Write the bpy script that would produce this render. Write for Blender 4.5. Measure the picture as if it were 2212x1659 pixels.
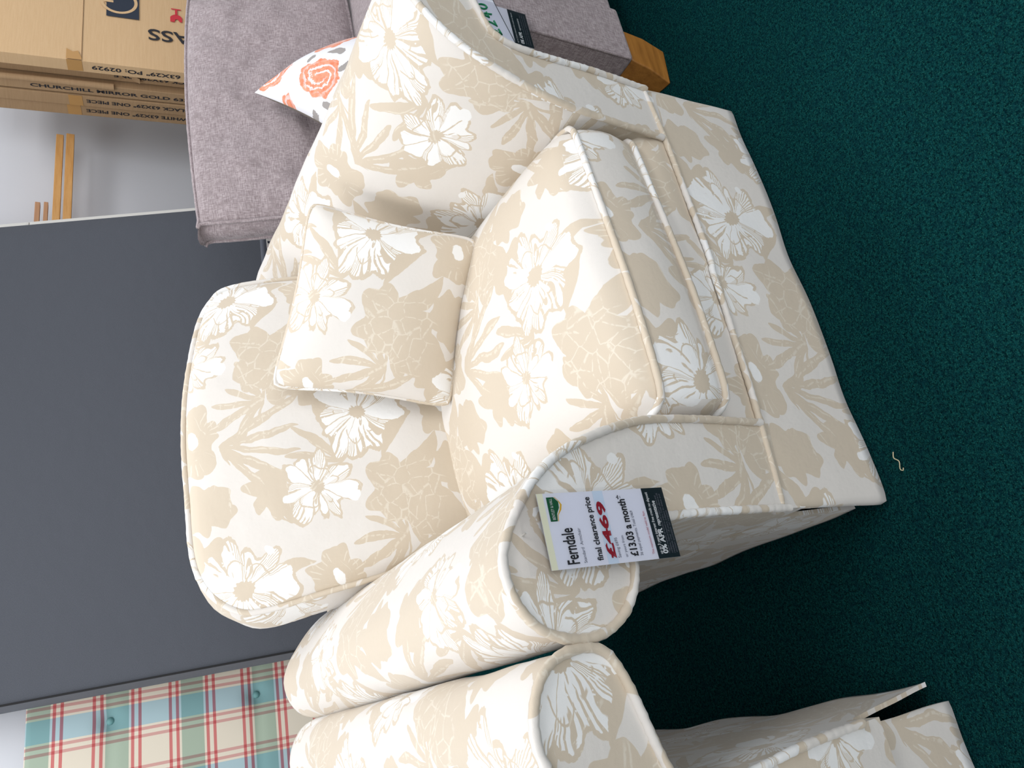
import bpy, math, random
from mathutils import Vector, Matrix, noise
C = bpy.context.scene.collection
S = bpy.context.scene
for _o in list(bpy.data.objects): bpy.data.objects.remove(_o)

# ---------------------------------------------------------------- camera
CAM = Vector((-0.630175, -0.814384, 1.178499))
YAW, PITCH, ROLL, FPX = 0.457447626, 0.506696024, -0.026907263, 1647.97
cf = Vector((math.sin(YAW)*math.cos(PITCH), math.cos(YAW)*math.cos(PITCH), -math.sin(PITCH)))
cr = Vector((math.cos(YAW), -math.sin(YAW), 0)); cd = cf.cross(cr)
c_, s_ = math.cos(ROLL), math.sin(ROLL)
right_, down_ = c_*cr + s_*cd, -s_*cr + c_*cd          # upright portrait axes
# the phone was held sideways: image right = down in the room, image down = room left
X_, Z_ = down_, -cf
Y_ = Z_.cross(X_)
cam = bpy.data.cameras.new('camera'); camo = bpy.data.objects.new('camera', cam); C.objects.link(camo)
camo.matrix_world = Matrix(((X_.x, Y_.x, Z_.x, CAM.x), (X_.y, Y_.y, Z_.y, CAM.y), (X_.z, Y_.z, Z_.z, CAM.z), (0, 0, 0, 1)))
cam.sensor_fit = 'HORIZONTAL'; cam.sensor_width = 36; cam.lens = FPX/2212*36; cam.clip_start = .01
S.camera = camo
S.cycles.max_bounces = 6; S.cycles.diffuse_bounces = 3; S.cycles.glossy_bounces = 3; S.cycles.transparent_max_bounces = 6

# ---------------------------------------------------------------- world, lights, exposure
w = bpy.data.worlds.new('shop_daylight'); S.world = w; w.use_nodes = True
w.node_tree.nodes['Background'].inputs[0].default_value = (0.92, 0.95, 1.0, 1)
w.node_tree.nodes['Background'].inputs[1].default_value = 0.56
def area(name, loc, rot, sx, sy, e, col=(1, 1, 1)):
    l = bpy.data.lights.new(name, 'AREA'); l.shape = 'RECTANGLE'; l.size = sx; l.size_y = sy; l.energy = e; l.color = col
    o = bpy.data.objects.new(name, l); C.objects.link(o); o.location = loc; o.rotation_euler = rot
    return o
area('ceiling_panel_light', (-0.3, 0.9, 2.9), (0, 0, 0), 1.2, 0.6, 20, (.985, .99, 1))
area('ceiling_panel_light', (-2.0, 0.4, 2.9), (0, 0, 0), 1.2, 0.6, 16, (.985, .99, 1))
area('ceiling_panel_light', (2.2, 0.6, 2.9), (0, 0, 0), 1.2, 0.6, 16, (.985, .99, 1))
area('ceiling_panel_light', (0.6, -1.3, 2.9), (0, 0, 0), 1.2, 0.6, 18, (.985, .99, 1))
area('shop_window_light', (-4.2, 0.6, 1.7), (0, math.radians(-82), 0), 2.0, 3.5, 24, (.93, .97, 1))
area('added_front_fill_light', (-0.6, -4.0, 2.3), (math.radians(70), 0, 0), 4.0, 1.6, 52, (.97, .985, 1))  # soft fill added behind the camera to brighten the chair fronts; no actual window
S.view_settings.view_transform = 'Standard'; S.view_settings.look = 'None'
S.view_settings.gamma = 1; S.view_settings.use_curve_mapping = False
S.view_settings.exposure = 0.27

# ---------------------------------------------------------------- node helper (small expression language)
def srgb(r, g, b):
    f = lambda c: (c/255/12.92) if c/255 <= .04045 else ((c/255+.055)/1.055)**2.4
    return (f(r), f(g), f(b), 1)
class N:
    T = None
    def __init__(s, sock): s.s = sock
    @staticmethod
    def m(op, *a, clamp=False):
        n = N.T.nodes.new('ShaderNodeMath'); n.operation = op; n.use_clamp = clamp
        for i, v in enumerate(a):
            if isinstance(v, N): N.T.links.new(v.s, n.inputs[i])
            else: n.inputs[i].default_value = v
        return N(n.outputs[0])
    def __add__(s, o): return N.m('ADD', s, o)
    __radd__ = __add__
    def __sub__(s, o): return N.m('SUBTRACT', s, o)
    def __rsub__(s, o): return N.m('SUBTRACT', o, s)
    def __mul__(s, o): return N.m('MULTIPLY', s, o)
    __rmul__ = __mul__
    def __truediv__(s, o): return N.m('DIVIDE', s, o)
    def abs(s): return N.m('ABSOLUTE', s)
    def pow(s, e): return N.m('POWER', s, e)
def nmin(a, b): return N.m('MINIMUM', a, b)
def nmax(a, b): return N.m('MAXIMUM', a, b)
def gt(a, b, soft=0.0):                    # 1 where a > b
    if not soft: return N.m('GREATER_THAN', a, b)
    return N.m('MULTIPLY_ADD', a - b, 1.0/soft, .5, clamp=True)
def lt(a, b, soft=0.0): return gt(b, a, soft) if isinstance(b, N) else (N.m('LESS_THAN', a, b) if not soft else N.m('MULTIPLY_ADD', N.m('SUBTRACT', b, a), 1.0/soft, .5, clamp=True))
def inv(a): return 1.0 - a
def noise_tex(vec, scale, detail=2, rough=.5, w=None):
    n = N.T.nodes.new('ShaderNodeTexNoise'); n.inputs['Scale'].default_value = scale
    n.inputs['Detail'].default_value = detail; n.inputs['Roughness'].default_value = rough
    if vec is not None: N.T.links.new(vec, n.inputs['Vector'])
    return n
def comb(x, y, z=0.0):
    n = N.T.nodes.new('ShaderNodeCombineXYZ')
    for i, v in enumerate((x, y, z)):
        if isinstance(v, N): N.T.links.new(v.s, n.inputs[i])
        else: n.inputs[i].default_value = v
    return n.outputs[0]
def sep(sock):
    n = N.T.nodes.new('ShaderNodeSeparateXYZ'); N.T.links.new(sock, n.inputs[0])
    return N(n.outputs[0]), N(n.outputs[1]), N(n.outputs[2])
def mixc(f, a, b, blend='MIX'):
    n = N.T.nodes.new('ShaderNodeMix'); n.data_type = 'RGBA'; n.blend_type = blend
    if isinstance(f, N): N.T.links.new(f.s, n.inputs[0])
    else: n.inputs[0].default_value = f
    for i, v in ((6, a), (7, b)):
        if isinstance(v, (tuple, list)): n.inputs[i].default_value = v
        else: N.T.links.new(v, n.inputs[i])
    return n.outputs[2]
def bump(h, strength, dist, normal=None):
    n = N.T.nodes.new('ShaderNodeBump'); n.inputs['Strength'].default_value = strength; n.inputs['Distance'].default_value = dist
    N.T.links.new(h.s if isinstance(h, N) else h, n.inputs['Height'])
    if normal is not None: N.T.links.new(normal, n.inputs['Normal'])
    return n.outputs[0]
def mat(name, col=None, rough=.8, sheen=0, metallic=0, spec=None, trans=0, alpha=None):
    m = bpy.data.materials.new(name); m.use_nodes = True; N.T = m.node_tree
    p = m.node_tree.nodes['Principled BSDF']
    if col: p.inputs['Base Color'].default_value = col
    p.inputs['Roughness'].default_value = rough; p.inputs['Metallic'].default_value = metallic
    if sheen: p.inputs['Sheen Weight'].default_value = sheen; p.inputs['Sheen Roughness'].default_value = .4
    if spec is not None: p.inputs['Specular IOR Level'].default_value = spec
    if trans: p.inputs['Transmission Weight'].default_value = trans
    if alpha is not None: p.inputs['Alpha'].default_value = alpha
    return m, p
def uvsock():
    return N.T.nodes.new('ShaderNodeTexCoord').outputs['UV']
def objsock():
    return N.T.nodes.new('ShaderNodeTexCoord').outputs['Object']
def setc(p, sock): N.T.links.new(sock, p.inputs['Base Color'])
def setn(p, sock): N.T.links.new(sock, p.inputs['Normal'])

# ---- the big flower print: motifs on a half-drop lattice, drawn with node arithmetic
LA, LB = .30, .47
def cell(u, v, cx, cy, rot=0.0, sx=1.0):
    pu = u - cx; col = N.m('ROUND', pu/LA)
    px = pu - col*LA
    pv = v - cy - col*(LB/2)
    py = pv - N.m('ROUND', pv/LB)*LB
    if rot:
        c, s = math.cos(rot), math.sin(rot)
        px, py = px*c + py*s, py*c - px*s
    return px/sx, py
def polar(px, py): return N.m('SQRT', px*px + py*py), N.m('ARCTAN2', py, px)
def angnoise(t, k, seed):
    """cheap periodic wobble over the angle, about 0..1"""
    a = N.m('SINE', t*(2.0 if k < 1.4 else 3.0) + seed*1.7)*.20
    a = a + N.m('SINE', t*(5.0 if k < 1.4 else 7.0) + seed*4.1)*.16
    return a + N.m('SINE', t*(9.0 if k < 2 else 13.0) - seed*2.3)*.10 + .5
def floral(fine, nz, nz2):
    """returns (tan mask, white mask, relief) from warped uv; nz slow noise, nz2 finer noise"""
    u, v = fine
    EDGE = .0010
    tan = None; white = None; veins = None
    def addt(a):
        nonlocal tan
        tan = a if tan is None else nmax(tan, a)
    def addv(a):
        nonlocal veins
        veins = a if veins is None else nmax(veins, a)
    # spiky leaf fans: pointed lobes of uneven length
    for q, (cx, cy, R, rot, half, k) in enumerate(((.205, -.20, .098, .9, 1.35, 6.5), (.262, .02, .140, -1.75, .9, 9.0), (.045, .170, .09, 1.5, 1.5, 6.0), (.10, -.10, .09, -.2, 1.1, 8.0))):
        px, py = cell(u, v, cx, cy, rot); r, t = polar(px, py)
        lobes = N.m('COSINE', (t + (nz - .5)*.25)*k).abs()
        rad = R*(.26 + .86*lobes.pow(2.0) + (angnoise(t, 1.6, q + 1.5) - .5)*.45)
        addt(lt(r, rad*lt(t.abs(), half, .2), EDGE))
        addv(gt(N.m('SINE', t*19.0 + q), .93, .12)*gt(r, R*.30, .004)*lt(r, rad - .008, .004)*gt(nz2, .46, .08))
    # curved leaves (lens shapes)
    for cx, cy, L, W, rot in ((.185, -.345, .060, .021, 2.2), (.085, .112, .055, .017, .6), (.250, .175, .05, .015, -.7), (.02, -.08, .045, .013, -1.1)):
        px, py = cell(u, v, cx, cy, rot)
        q = py + px*px*6.0
        addt(lt(q.abs(), W*(1.0 - (px*px)/(L*L)), EDGE))
    # soft tan masses: artichoke-like head, daisy body, clouds behind the white flowers
    for q, (cx, cy, R, n, amp, sx) in enumerate(((.125, -.315, .070, 9, .10, 1.25), (-.012, -.165, .060, 9, .20, 1.0), (.055, .065, .048, 7, .2, 1.0), (.16, .055, .050, 5, .3, 1.2), (.165, -.06, .045, 6, .25, 1.1))):
        px, py = cell(u, v, cx, cy, .3, sx); r, t = polar(px, py)
        rad = R*(1.0 - amp + amp*N.m('COSINE', t*(n*.5)).abs() + (angnoise(t, 1.3, q + 7.5) - .5)*.7)
        addt(lt(r, rad, EDGE))
        if q == 1: addv(gt(N.m('SINE', t*24.0), .80, .2)*gt(r, .036, .004)*lt(r, .055, .004)*gt(angnoise(t, 2.0, 3.3), .5, .05))
    # white flowers: irregular petals parted by thin tan lines, fine strokes towards the rims
    for q, (cx, cy, R, n, ph) in enumerate(((0, 0, .086, 6, 0), (.158, -.150, .066, 7, .5))):
        px, py = cell(u, v, cx, cy, .4 + ph); r, t = polar(px, py)
        tt = t + (nz - .5)*.8 + (angnoise(t, .8, q + 20.2) - .5)*1.0
        ang = N.m('COSINE', tt*(n*.5)).abs()
        an = angnoise(t, 2.1, q + 11.7); an2 = angnoise(t, 1.2, q + 31.1)
        rad = R*(.66 + .30*ang.pow(.4) + (an - .5)*.55 + (nz2 - .5)*.12)
        halo = lt(r, rad*1.05 + .0035, EDGE)
        gap = lt(ang*r, .0042 + (nz2 - .5)*.006, .002)
        second_gap = lt((r - R*(.52 + (an2 - .5)*.5)).abs(), .0016, .0012)*gt(an2, .52, .03)
        stri = gt(N.m('SINE', tt*(n*9.0)), .22, .25)*gt(r, rad*(.44 + (an - .5)*1.1), .004)*gt(an2, .41, .04)*gt(nz2, .34, .06)
        core = lt(r, R*.19 + (nz2 - .5)*.010 + N.m('SINE', t*15.0)*.0015, EDGE)
        body = lt(r, rad, EDGE)
        wh = body*inv(gap)*inv(stri)*inv(core)*inv(second_gap)
        addt(halo)
        white = wh if white is None else nmax(white, wh)
    # white ovals in daisies and beside the flowers
    for cx, cy, L, W, rot in ((-.006, -.165, .0165, .0105, .5), (.138, -.214, .0115, .0145, -.3), (.07, .02, .010, .008, 1.0), (.062, -.052, .009, .007, 1.0)):
        px, py = cell(u, v, cx, cy, rot)
        e = N.m('SQRT', (px/L)*(px/L) + (py/W)*(py/W))
        white = nmax(white, lt(e, 1.0 + (nz2 - .5)*.4, .10))
    return tan, white, veins
def floral_material(name, off=(0, 0), wear=0.0):
    m, p = mat(name, None, .72, sheen=.35, spec=.25)
    uv = uvsock()
    n1 = noise_tex(uv, 7, 2); n2 = noise_tex(uv, 42, 2, .5); nb = noise_tex(uv, 110, 2); weave = noise_tex(uv, 1500, 2, .7)
    ux, uy, _ = sep(uv)
    r1, g1, b1 = sep(n1.outputs['Color']); r2, g2, b2 = sep(n2.outputs['Color'])
    u = (ux + off[0] + (r1 - .5)*.05 + (r2 - .5)*.007)/1.06
    v = (uy + off[1] + (g1 - .5)*.05 + (g2 - .5)*.007)/1.06
    rb, gb, bb = sep(nb.outputs['Color'])
    tan, white, veins = floral((u, v), b1, rb)
    vor = N.T.nodes.new('ShaderNodeTexVoronoi'); vor.feature = 'DISTANCE_TO_EDGE'; vor.inputs['Scale'].default_value = 34
    N.T.links.new(comb(u, v), vor.inputs['Vector'])
    vd = N(vor.outputs['Distance'])
    apx, apy = cell(u, v, .125, -.315, .3, 1.25); ar, at_ = polar(apx, apy)
    scale_lines = lt(vd, .03, .03)*lt(ar, .066, .01)*gt(gb, .42, .1)
    cream = srgb(226, 221, 215); tanc = srgb(209, 195, 175); whitec = srgb(243, 243, 242); veinc = srgb(225, 216, 200)
    shade = N(noise_tex(uv, 4.0, 2).outputs['Fac'])
    c = mixc(tan, cream, tanc)
    c = mixc(nmax(veins, scale_lines)*tan*.8, c, veinc)
    c = mixc(white, c, whitec)
    c = mixc(gt(N(weave.outputs['Fac']), .55, .5)*.10, c, srgb(196, 186, 168))
    c = mixc(gt(shade, .56, .3)*.12, c, srgb(215, 205, 190))
    setc(p, c)
    # pile stands a little proud of the ground; outlines read as creases
    h = N(weave.outputs['Fac'])*.5 + N(nb.outputs['Fac'])*.5
    wr = noise_tex(uv, 22, 3, .55)
    n_ = bump(wr.outputs['Fac'], .35, .004)
    setn(p, bump(h, .55, .0012, n_))
    return m
FLORAL = floral_material('cream_floral_velvet', (.03, .10))

def fabric(name, c1, c2, c3=None, scale=260, bumpd=.0015, cross=True, sheen=.3, rough=.85):
    m, p = mat(name, None, rough, sheen=sheen, spec=.2)
    uv = uvsock(); ux, uy, _ = sep(uv)
    a = noise_tex(comb(ux*6.0, uy*.8), scale, 2, .6); b = noise_tex(comb(ux*.8, uy*6.0), scale, 2, .6)
    k = N(a.outputs['Fac'])*.5 + N(b.outputs['Fac'])*.5
    blot = N(noise_tex(uv, 26, 5, .75).outputs['Fac'])
    c = mixc(gt(k, .5, .22), c1, c2)
    if c3: c = mixc(gt(blot, .58, .10)*gt(k, .5, .1)*.7, c, c3)
    setc(p, c); n0 = bump(noise_tex(uv, 16, 3).outputs['Fac'], .4, .006)
    setn(p, bump(k, .8, bumpd, n0))
    return m
MAUVE = fabric('mauve_woven_chenille', srgb(136, 123, 125), srgb(181, 169, 171), srgb(122, 110, 110), 62)
GREY = fabric('slate_grey_upholstery', srgb(69, 72, 79), srgb(86, 89, 96), None, 420, .0006, sheen=.15)
SIDE_GREY = fabric('slate_grey_border_cloth', srgb(76, 80, 90), srgb(90, 94, 103), None, 500, .0005, sheen=.15)
WHITE_TRIM, _p = mat('off_white_trim_cloth', srgb(222, 220, 214), .7)

def tartan():
    m, p = mat('teal_pink_tartan_cloth', None, .8, sheen=.15, spec=.2)
    ux, uy, _ = sep(uvsock())
    def axis(q, first):
        s = q/.1095; i = N.m('FLOOR', s); f = s - i                  # pair centre at f=.5
        d = (f - .5).abs()*.1095
        stripe = gt(d, .0058, .0008)*lt(d, .0150, .0008)
        plain = lt(d, .0215, .0010)
        half = N.m('FLOOR', s - .5); par = N.m('MODULO', N.m('ADD', half, 1000), 2)
        par = gt(par, .5)
        band = (par if first else par)*inv(plain)
        return stripe, band
    s1, b1 = axis(ux, True); s2, b2 = axis(uy, False)
    c = mixc(b1, srgb(226, 216, 198), srgb(172, 196, 202))
    c = mixc(b2, c, srgb(188, 214, 210), 'MULTIPLY')
    c = mixc(s1*.62, c, srgb(222, 132, 150), 'MULTIPLY')
    c = mixc(s2*.82, c, srgb(226, 100, 116), 'MULTIPLY')
    setc(p, c); setn(p, bump(noise_tex(uvsock(), 900, 2).outputs['Fac'], .3, .0005))
    return m
TARTAN = tartan()
TEAL_BUTTON, _p = mat('teal_button_cloth', srgb(112, 160, 160), .7)

m_, p_ = mat('dark_teal_carpet', None, 1.0, spec=.0); CARPET = m_
oc = objsock()
na = N(noise_tex(oc, 190, 3, .75).outputs['Fac']); nb_ = N(noise_tex(oc, 420, 2, .8).outputs['Fac']); nc = N(noise_tex(oc, 60, 2).outputs['Fac'])
c = mixc(gt(na, .5, .22), srgb(4, 32, 38), srgb(18, 74, 76))
c = mixc(gt(nb_, .60, .12)*.7, c, srgb(48, 116, 104))
c = mixc(gt(nc, .55, .2)*.4, c, srgb(10, 40, 52))
setc(p_, c); setn(p_, bump(na + nb_, 1.0, .006))

def cardboard(name, a, b):
    m, p = mat(name, None, .85, spec=.15); oc = objsock(); ux, uy, uz = sep(oc)
    n1 = N(noise_tex(comb(ux*1.0, uy, uz*14.0), 12, 3).outputs['Fac']); n2 = N(noise_tex(oc, 300, 2).outputs['Fac'])
    setc(p, mixc(gt(n1, .5, .5)*.35 + gt(n2, .55, .4)*.15, a, b)); setn(p, bump(n1, .2, .002)); return m
CARD = cardboard('pale_cardboard', srgb(212, 180, 140), srgb(196, 160, 118))
CARD2 = cardboard('brown_cardboard', srgb(176, 146, 112), srgb(150, 120, 88))
TAPE, _p = mat('brown_parcel_tape', srgb(186, 142, 86), .35)
INK, _p = mat('black_print', srgb(38, 38, 44), .8)
RED_INK, _p = mat('red_print', srgb(200, 52, 62), .8)
NAVY_INK, _p = mat('navy_print', srgb(34, 44, 60), .7)

def wood(name, a, b, rough=.5):
    m, p = mat(name, None, rough); ux, uy, uz = sep(objsock())
    g = N(noise_tex(comb(ux*3.0, uy*30.0, uz*30.0), 3.0, 3, .6).outputs['Fac'])
    setc(p, mixc(gt(g, .5, .4), a, b)); return m
PINE = wood('pale_pine', srgb(226, 174, 110), srgb(206, 148, 82))
PINK_WOOD = wood('pinkish_pine', srgb(206, 160, 122), srgb(186, 136, 100))
OAK = wood('honey_stained_oak', srgb(170, 116, 52), srgb(140, 92, 38), .4)

m_, p_ = mat('glossy_white_wall_panel', srgb(224, 226, 232), .25, spec=.5); WALL = m_
setn(p_, bump(noise_tex(objsock(), 1.7, 1).outputs['Fac'], .25, .12))
PAPER, _p = mat('white_card', srgb(232, 235, 246), .45)
CREAM_CARD, _p = mat('pale_yellow_card', srgb(238, 239, 214), .45)
BLUE_CARD, _p = mat('pale_blue_card', srgb(212, 228, 244), .45)
CHAR_CARD, _p = mat('charcoal_card', srgb(30, 42, 48), .4)
WHITE_INK, _p = mat('white_print', srgb(226, 230, 232), .6)
GREY_INK, _p = mat('grey_print', srgb(120, 122, 134), .6)
PINK_INK, _p = mat('pink_print', srgb(196, 110, 122), .6)
CRIMSON_INK, _p = mat('crimson_print', srgb(158, 28, 48), .5)
GREEN_INK, _p = mat('green_print', srgb(20, 92, 56), .5)
YELLOW_INK, _p = mat('yellow_print', srgb(226, 180, 50), .5)
PEN_GREEN, _p = mat('green_marker_pen', srgb(10, 120, 78), .5)
BLACK, _p = mat('black_shadow_gap_cloth', srgb(26, 26, 28), .9)
THREAD, _p = mat('beige_thread', srgb(190, 182, 150), .9)
# clear sleeve plastic
m_ = bpy.data.materials.new('clear_plastic_sleeve'); m_.use_nodes = True; N.T = m_.node_tree; CLEAR = m_
t_ = m_.node_tree
tr = t_.nodes.new('ShaderNodeBsdfTransparent'); gl = t_.nodes.new('ShaderNodeBsdfGlossy'); gl.inputs['Roughness'].default_value = .12
tr.inputs[0].default_value = (.985, .985, .99, 1); gl.inputs[0].default_value = (.8, .8, .85, 1)
mx = t_.nodes.new('ShaderNodeMixShader'); fr = t_.nodes.new('ShaderNodeFresnel'); fr.inputs[0].default_value = 1.5
fa = N.m('MULTIPLY', N(fr.outputs[0]), .9)
t_.links.new(fa.s, mx.inputs[0]); t_.links.new(tr.outputs[0], mx.inputs[1]); t_.links.new(gl.outputs[0], mx.inputs[2])
t_.links.new(mx.outputs[0], t_.nodes['Material Output'].inputs[0])

def peony_cloth():
    m, p = mat('white_cloth_orange_peonies', None, .75, sheen=.1); uv = uvsock()
    n1 = noise_tex(uv, 14, 2); n2 = noise_tex(uv, 60, 3, .7)
    r1, g1, b1 = sep(n1.outputs['Color']); r2, g2, b2 = sep(n2.outputs['Color']); ux, uy, _ = sep(uv)
    u = ux + (r1 - .5)*.05 + (r2 - .5)*.012; v = uy + (g1 - .5)*.05 + (g2 - .5)*.012
    c = srgb(236, 236, 240)
    for cx, cy, R in ((.115, .24, .062), (.235, .10, .07), (.0, .30, .04), (.05, .02, .06), (.30, .27, .06), (.01, .155, .028), (.20, .345, .03)):
        dx = u - cx; dy = v - cy; r, t = polar(dx, dy)
        rad = R*(.82 + .18*N.m('COSINE', t*3.5).abs() + (g2 - .5)*.3)
        rings = gt(N.m('SINE', r*330.0 + t*2.0 + g2*9.0), .45, .3)*gt(r, .012, .006)*lt(r, R*.75, .02)
        msk = lt(r, rad, .003)*inv(rings*.85)
        c = mixc(msk, c, mixc(gt(b2, .5, .3), srgb(226, 128, 92), srgb(238, 164, 134)))
    for cx, cy, L, W, rot in ((.055, .29, .022, .012, .4), (.075, .175, .024, .011, 1.5), (.135, .15, .026, .013, .5), (.19, .20, .02, .01, 2.0), (.10, .33, .02, .008, 0.1), (.16, .02, .03, .012, .6)):
        dx = u - cx; dy = v - cy; cc, ss = math.cos(rot), math.sin(rot)
        a = dx*cc + dy*ss; b = dy*cc - dx*ss
        e = (a/L)*(a/L) + (b/W)*(b/W)
        c = mixc(lt(e, 1.0 + (g2 - .5)*.8, .15)*.85, c, srgb(142, 134, 128))
    setc(p, c); return m
PEONY = peony_cloth()
PEONY_BACK, _p = mat('grey_brown_pillow_back', srgb(120, 112, 104), .85)

# ---------------------------------------------------------------- mesh helpers (world coordinates in)
ORG = {}
def link(name, verts, faces, m, parent=None, uvs=None, smooth=True, origin=None):
    """uvs: per-face lists of (u,v)"""
    org = ORG.get(parent.name, Vector((0, 0, 0))) if parent else (Vector(origin) if origin is not None else sum((Vector(v) for v in verts), Vector())/len(verts))
    me = bpy.data.meshes.new(name)
    me.from_pydata([tuple(Vector(v) - org) for v in verts], [], faces)
    if uvs:
        lay = me.uv_layers.new(name='UVMap'); k = 0
        for f in uvs:
            for q in f: lay.data[k].uv = q; k += 1
    if smooth: me.polygons.foreach_set('use_smooth', [True]*len(me.polygons))
    for mm in (m if isinstance(m, list) else [m]): me.materials.append(mm)
    me.update()
    o = bpy.data.objects.new(name, me); C.objects.link(o)
    if parent: o.parent = parent; ORG[o.name] = org
    else: o.location = org; ORG[o.name] = org
    return o
def thing(name, loc, label, cat, group=None):
    o = bpy.data.objects.new(name, None); C.objects.link(o); o.location = loc; o.empty_display_size = .05
    ORG[o.name] = Vector(loc); return tag(o, label, cat, group)
def tag(o, label, cat, group=None):
    o['label'] = label; o['category'] = cat
    if group: o['group'] = group
    return o
def struct(o): o['kind'] = 'structure'; return o
class MB:
    def __init__(s): s.v = []; s.f = []; s.u = []
    def grid(s, P, UV=None, flip=False, closeu=False):
        """P[i][j] world points"""
        n, k = len(P), len(P[0]); b = len(s.v)
        for row in P: s.v.extend([tuple(q) for q in row])
        for i in range(n if closeu else n-1):
            i2 = (i+1) % n
            for j in range(k-1):
                q = [b+i*k+j, b+i2*k+j, b+i2*k+j+1, b+i*k+j+1]
                if UV:
                    ii2 = i+1 if closeu else i2
                    t = [UV[i][j], UV[ii2][j], UV[ii2][j+1], UV[i][j+1]]
                else: t = [(0, 0)]*4
                if flip: q.reverse(); t.reverse()
                s.f.append(q); s.u.append(t)
        return b
    def ngon(s, P, UV, flip=False):
        b = len(s.v); s.v.extend([tuple(q) for q in P]); q = list(range(b, b+len(P))); t = list(UV)
        if flip: q.reverse(); t.reverse()
        s.f.append(q); s.u.append(t)
    def box(s, O, A, B, D, us=1.0):
        """O corner, edge vectors A,B,D (right-handed)"""
        O, A, B, D = map(Vector, (O, A, B, D))
        for o, a, b_ in ((O, B, A), (O+D, A, B), (O, A, D), (O+B, D, A), (O, D, B), (O+A, B, D)):
            s.ngon([o, o+a, o+a+b_, o+b_], [(0, 0), (a.length, 0), (a.length, b_.length), (0, b_.length)])
    def build(s, name, m, parent=None, smooth=True, merge=False, bevel=0, seg=2, sub=0, origin=None):
        o = link(name, s.v, s.f, m, parent, s.u, smooth, origin)
        if merge:
            import bmesh
            bm = bmesh.new(); bm.from_mesh(o.data); bmesh.ops.remove_doubles(bm, verts=bm.verts, dist=.0004)
            bmesh.ops.recalc_face_normals(bm, faces=bm.faces); bm.to_mesh(o.data); bm.free()
        if bevel:
            md = o.modifiers.new('b', 'BEVEL'); md.width = bevel; md.segments = seg; md.limit_method = 'ANGLE'
            md = o.modifiers.new('w', 'WEIGHTED_NORMAL'); md.keep_sharp = False
        if sub:
            md = o.modifiers.new('s', 'SUBSURF'); md.levels = sub; md.render_levels = sub
        return o
def catmull(pts, n, closed=False):
    """resample control points to n points by arclength on a Catmull-Rom spline"""
    P = [Vector(p) for p in pts]; k = len(P); dense = []
    segs = k if closed else k-1
    for i in range(segs):
        if closed: a, b, c_, d = P[i-1], P[i], P[(i+1) % k], P[(i+2) % k]
        else: a, b, c_, d = P[max(i-1, 0)], P[i], P[i+1], P[min(i+2, k-1)]
        for s in range(16):
            t = s/16
            dense.append(.5*((2*b) + (c_-a)*t + (2*a-5*b+4*c_-d)*t*t + (3*b-a-3*c_+d)*t**3))
    dense.append(P[0] if closed else P[-1])
    return resample(dense, n)
def resample(dense, n):
    L = [0]
    for i in range(1, len(dense)): L.append(L[-1] + (dense[i]-dense[i-1]).length)
    out = []; j = 0
    for i in range(n):
        t = L[-1]*i/(n-1)
        while j < len(L)-2 and L[j+1] < t: j += 1
        f = (t-L[j])/max(L[j+1]-L[j], 1e-9); out.append(dense[j].lerp(dense[j+1], min(max(f, 0), 1)))
    return out
def tube(mb, pts, r, closed=False, seg=8, wob=0.0):
    P = [Vector(p) for p in pts]; n = len(P); rows = []; up = Vector((0.12, .3, 1)).normalized(); prev = None; L = 0
    UV = []
    for i in range(n):
        t = (P[(i+1) % n]-P[i-1]) if closed else (P[min(i+1, n-1)]-P[max(i-1, 0)])
        t.normalize()
        if prev is None: a = t.orthogonal().normalized()
        else: a = (prev - t*prev.dot(t)).normalized()
        prev = a; b = t.cross(a)
        if i: L += (P[i]-P[i-1]).length
        rr = r*(1 + wob*math.sin(L*420)*.5 + wob*noise.noise(Vector((L*60, r*100, 3))))
        rows.append([P[i] + rr*(math.cos(2*math.pi*k/seg)*a + math.sin(2*math.pi*k/seg)*b) for k in range(seg+1)])
        UV.append([(L, k*.004) for k in range(seg+1)])
    if closed:
        rows.append(rows[0]); UV.append([(L+.01, k*.004) for k in range(seg+1)])
    mb.grid(rows, UV, flip=True)
    if not closed:
        mb.ngon(rows[0][:-1], UV[0][:-1]); mb.ngon(rows[-1][:-1], UV[-1][:-1], flip=True)
def nz3(p, s): return noise.noise(Vector(p)*s)

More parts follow.
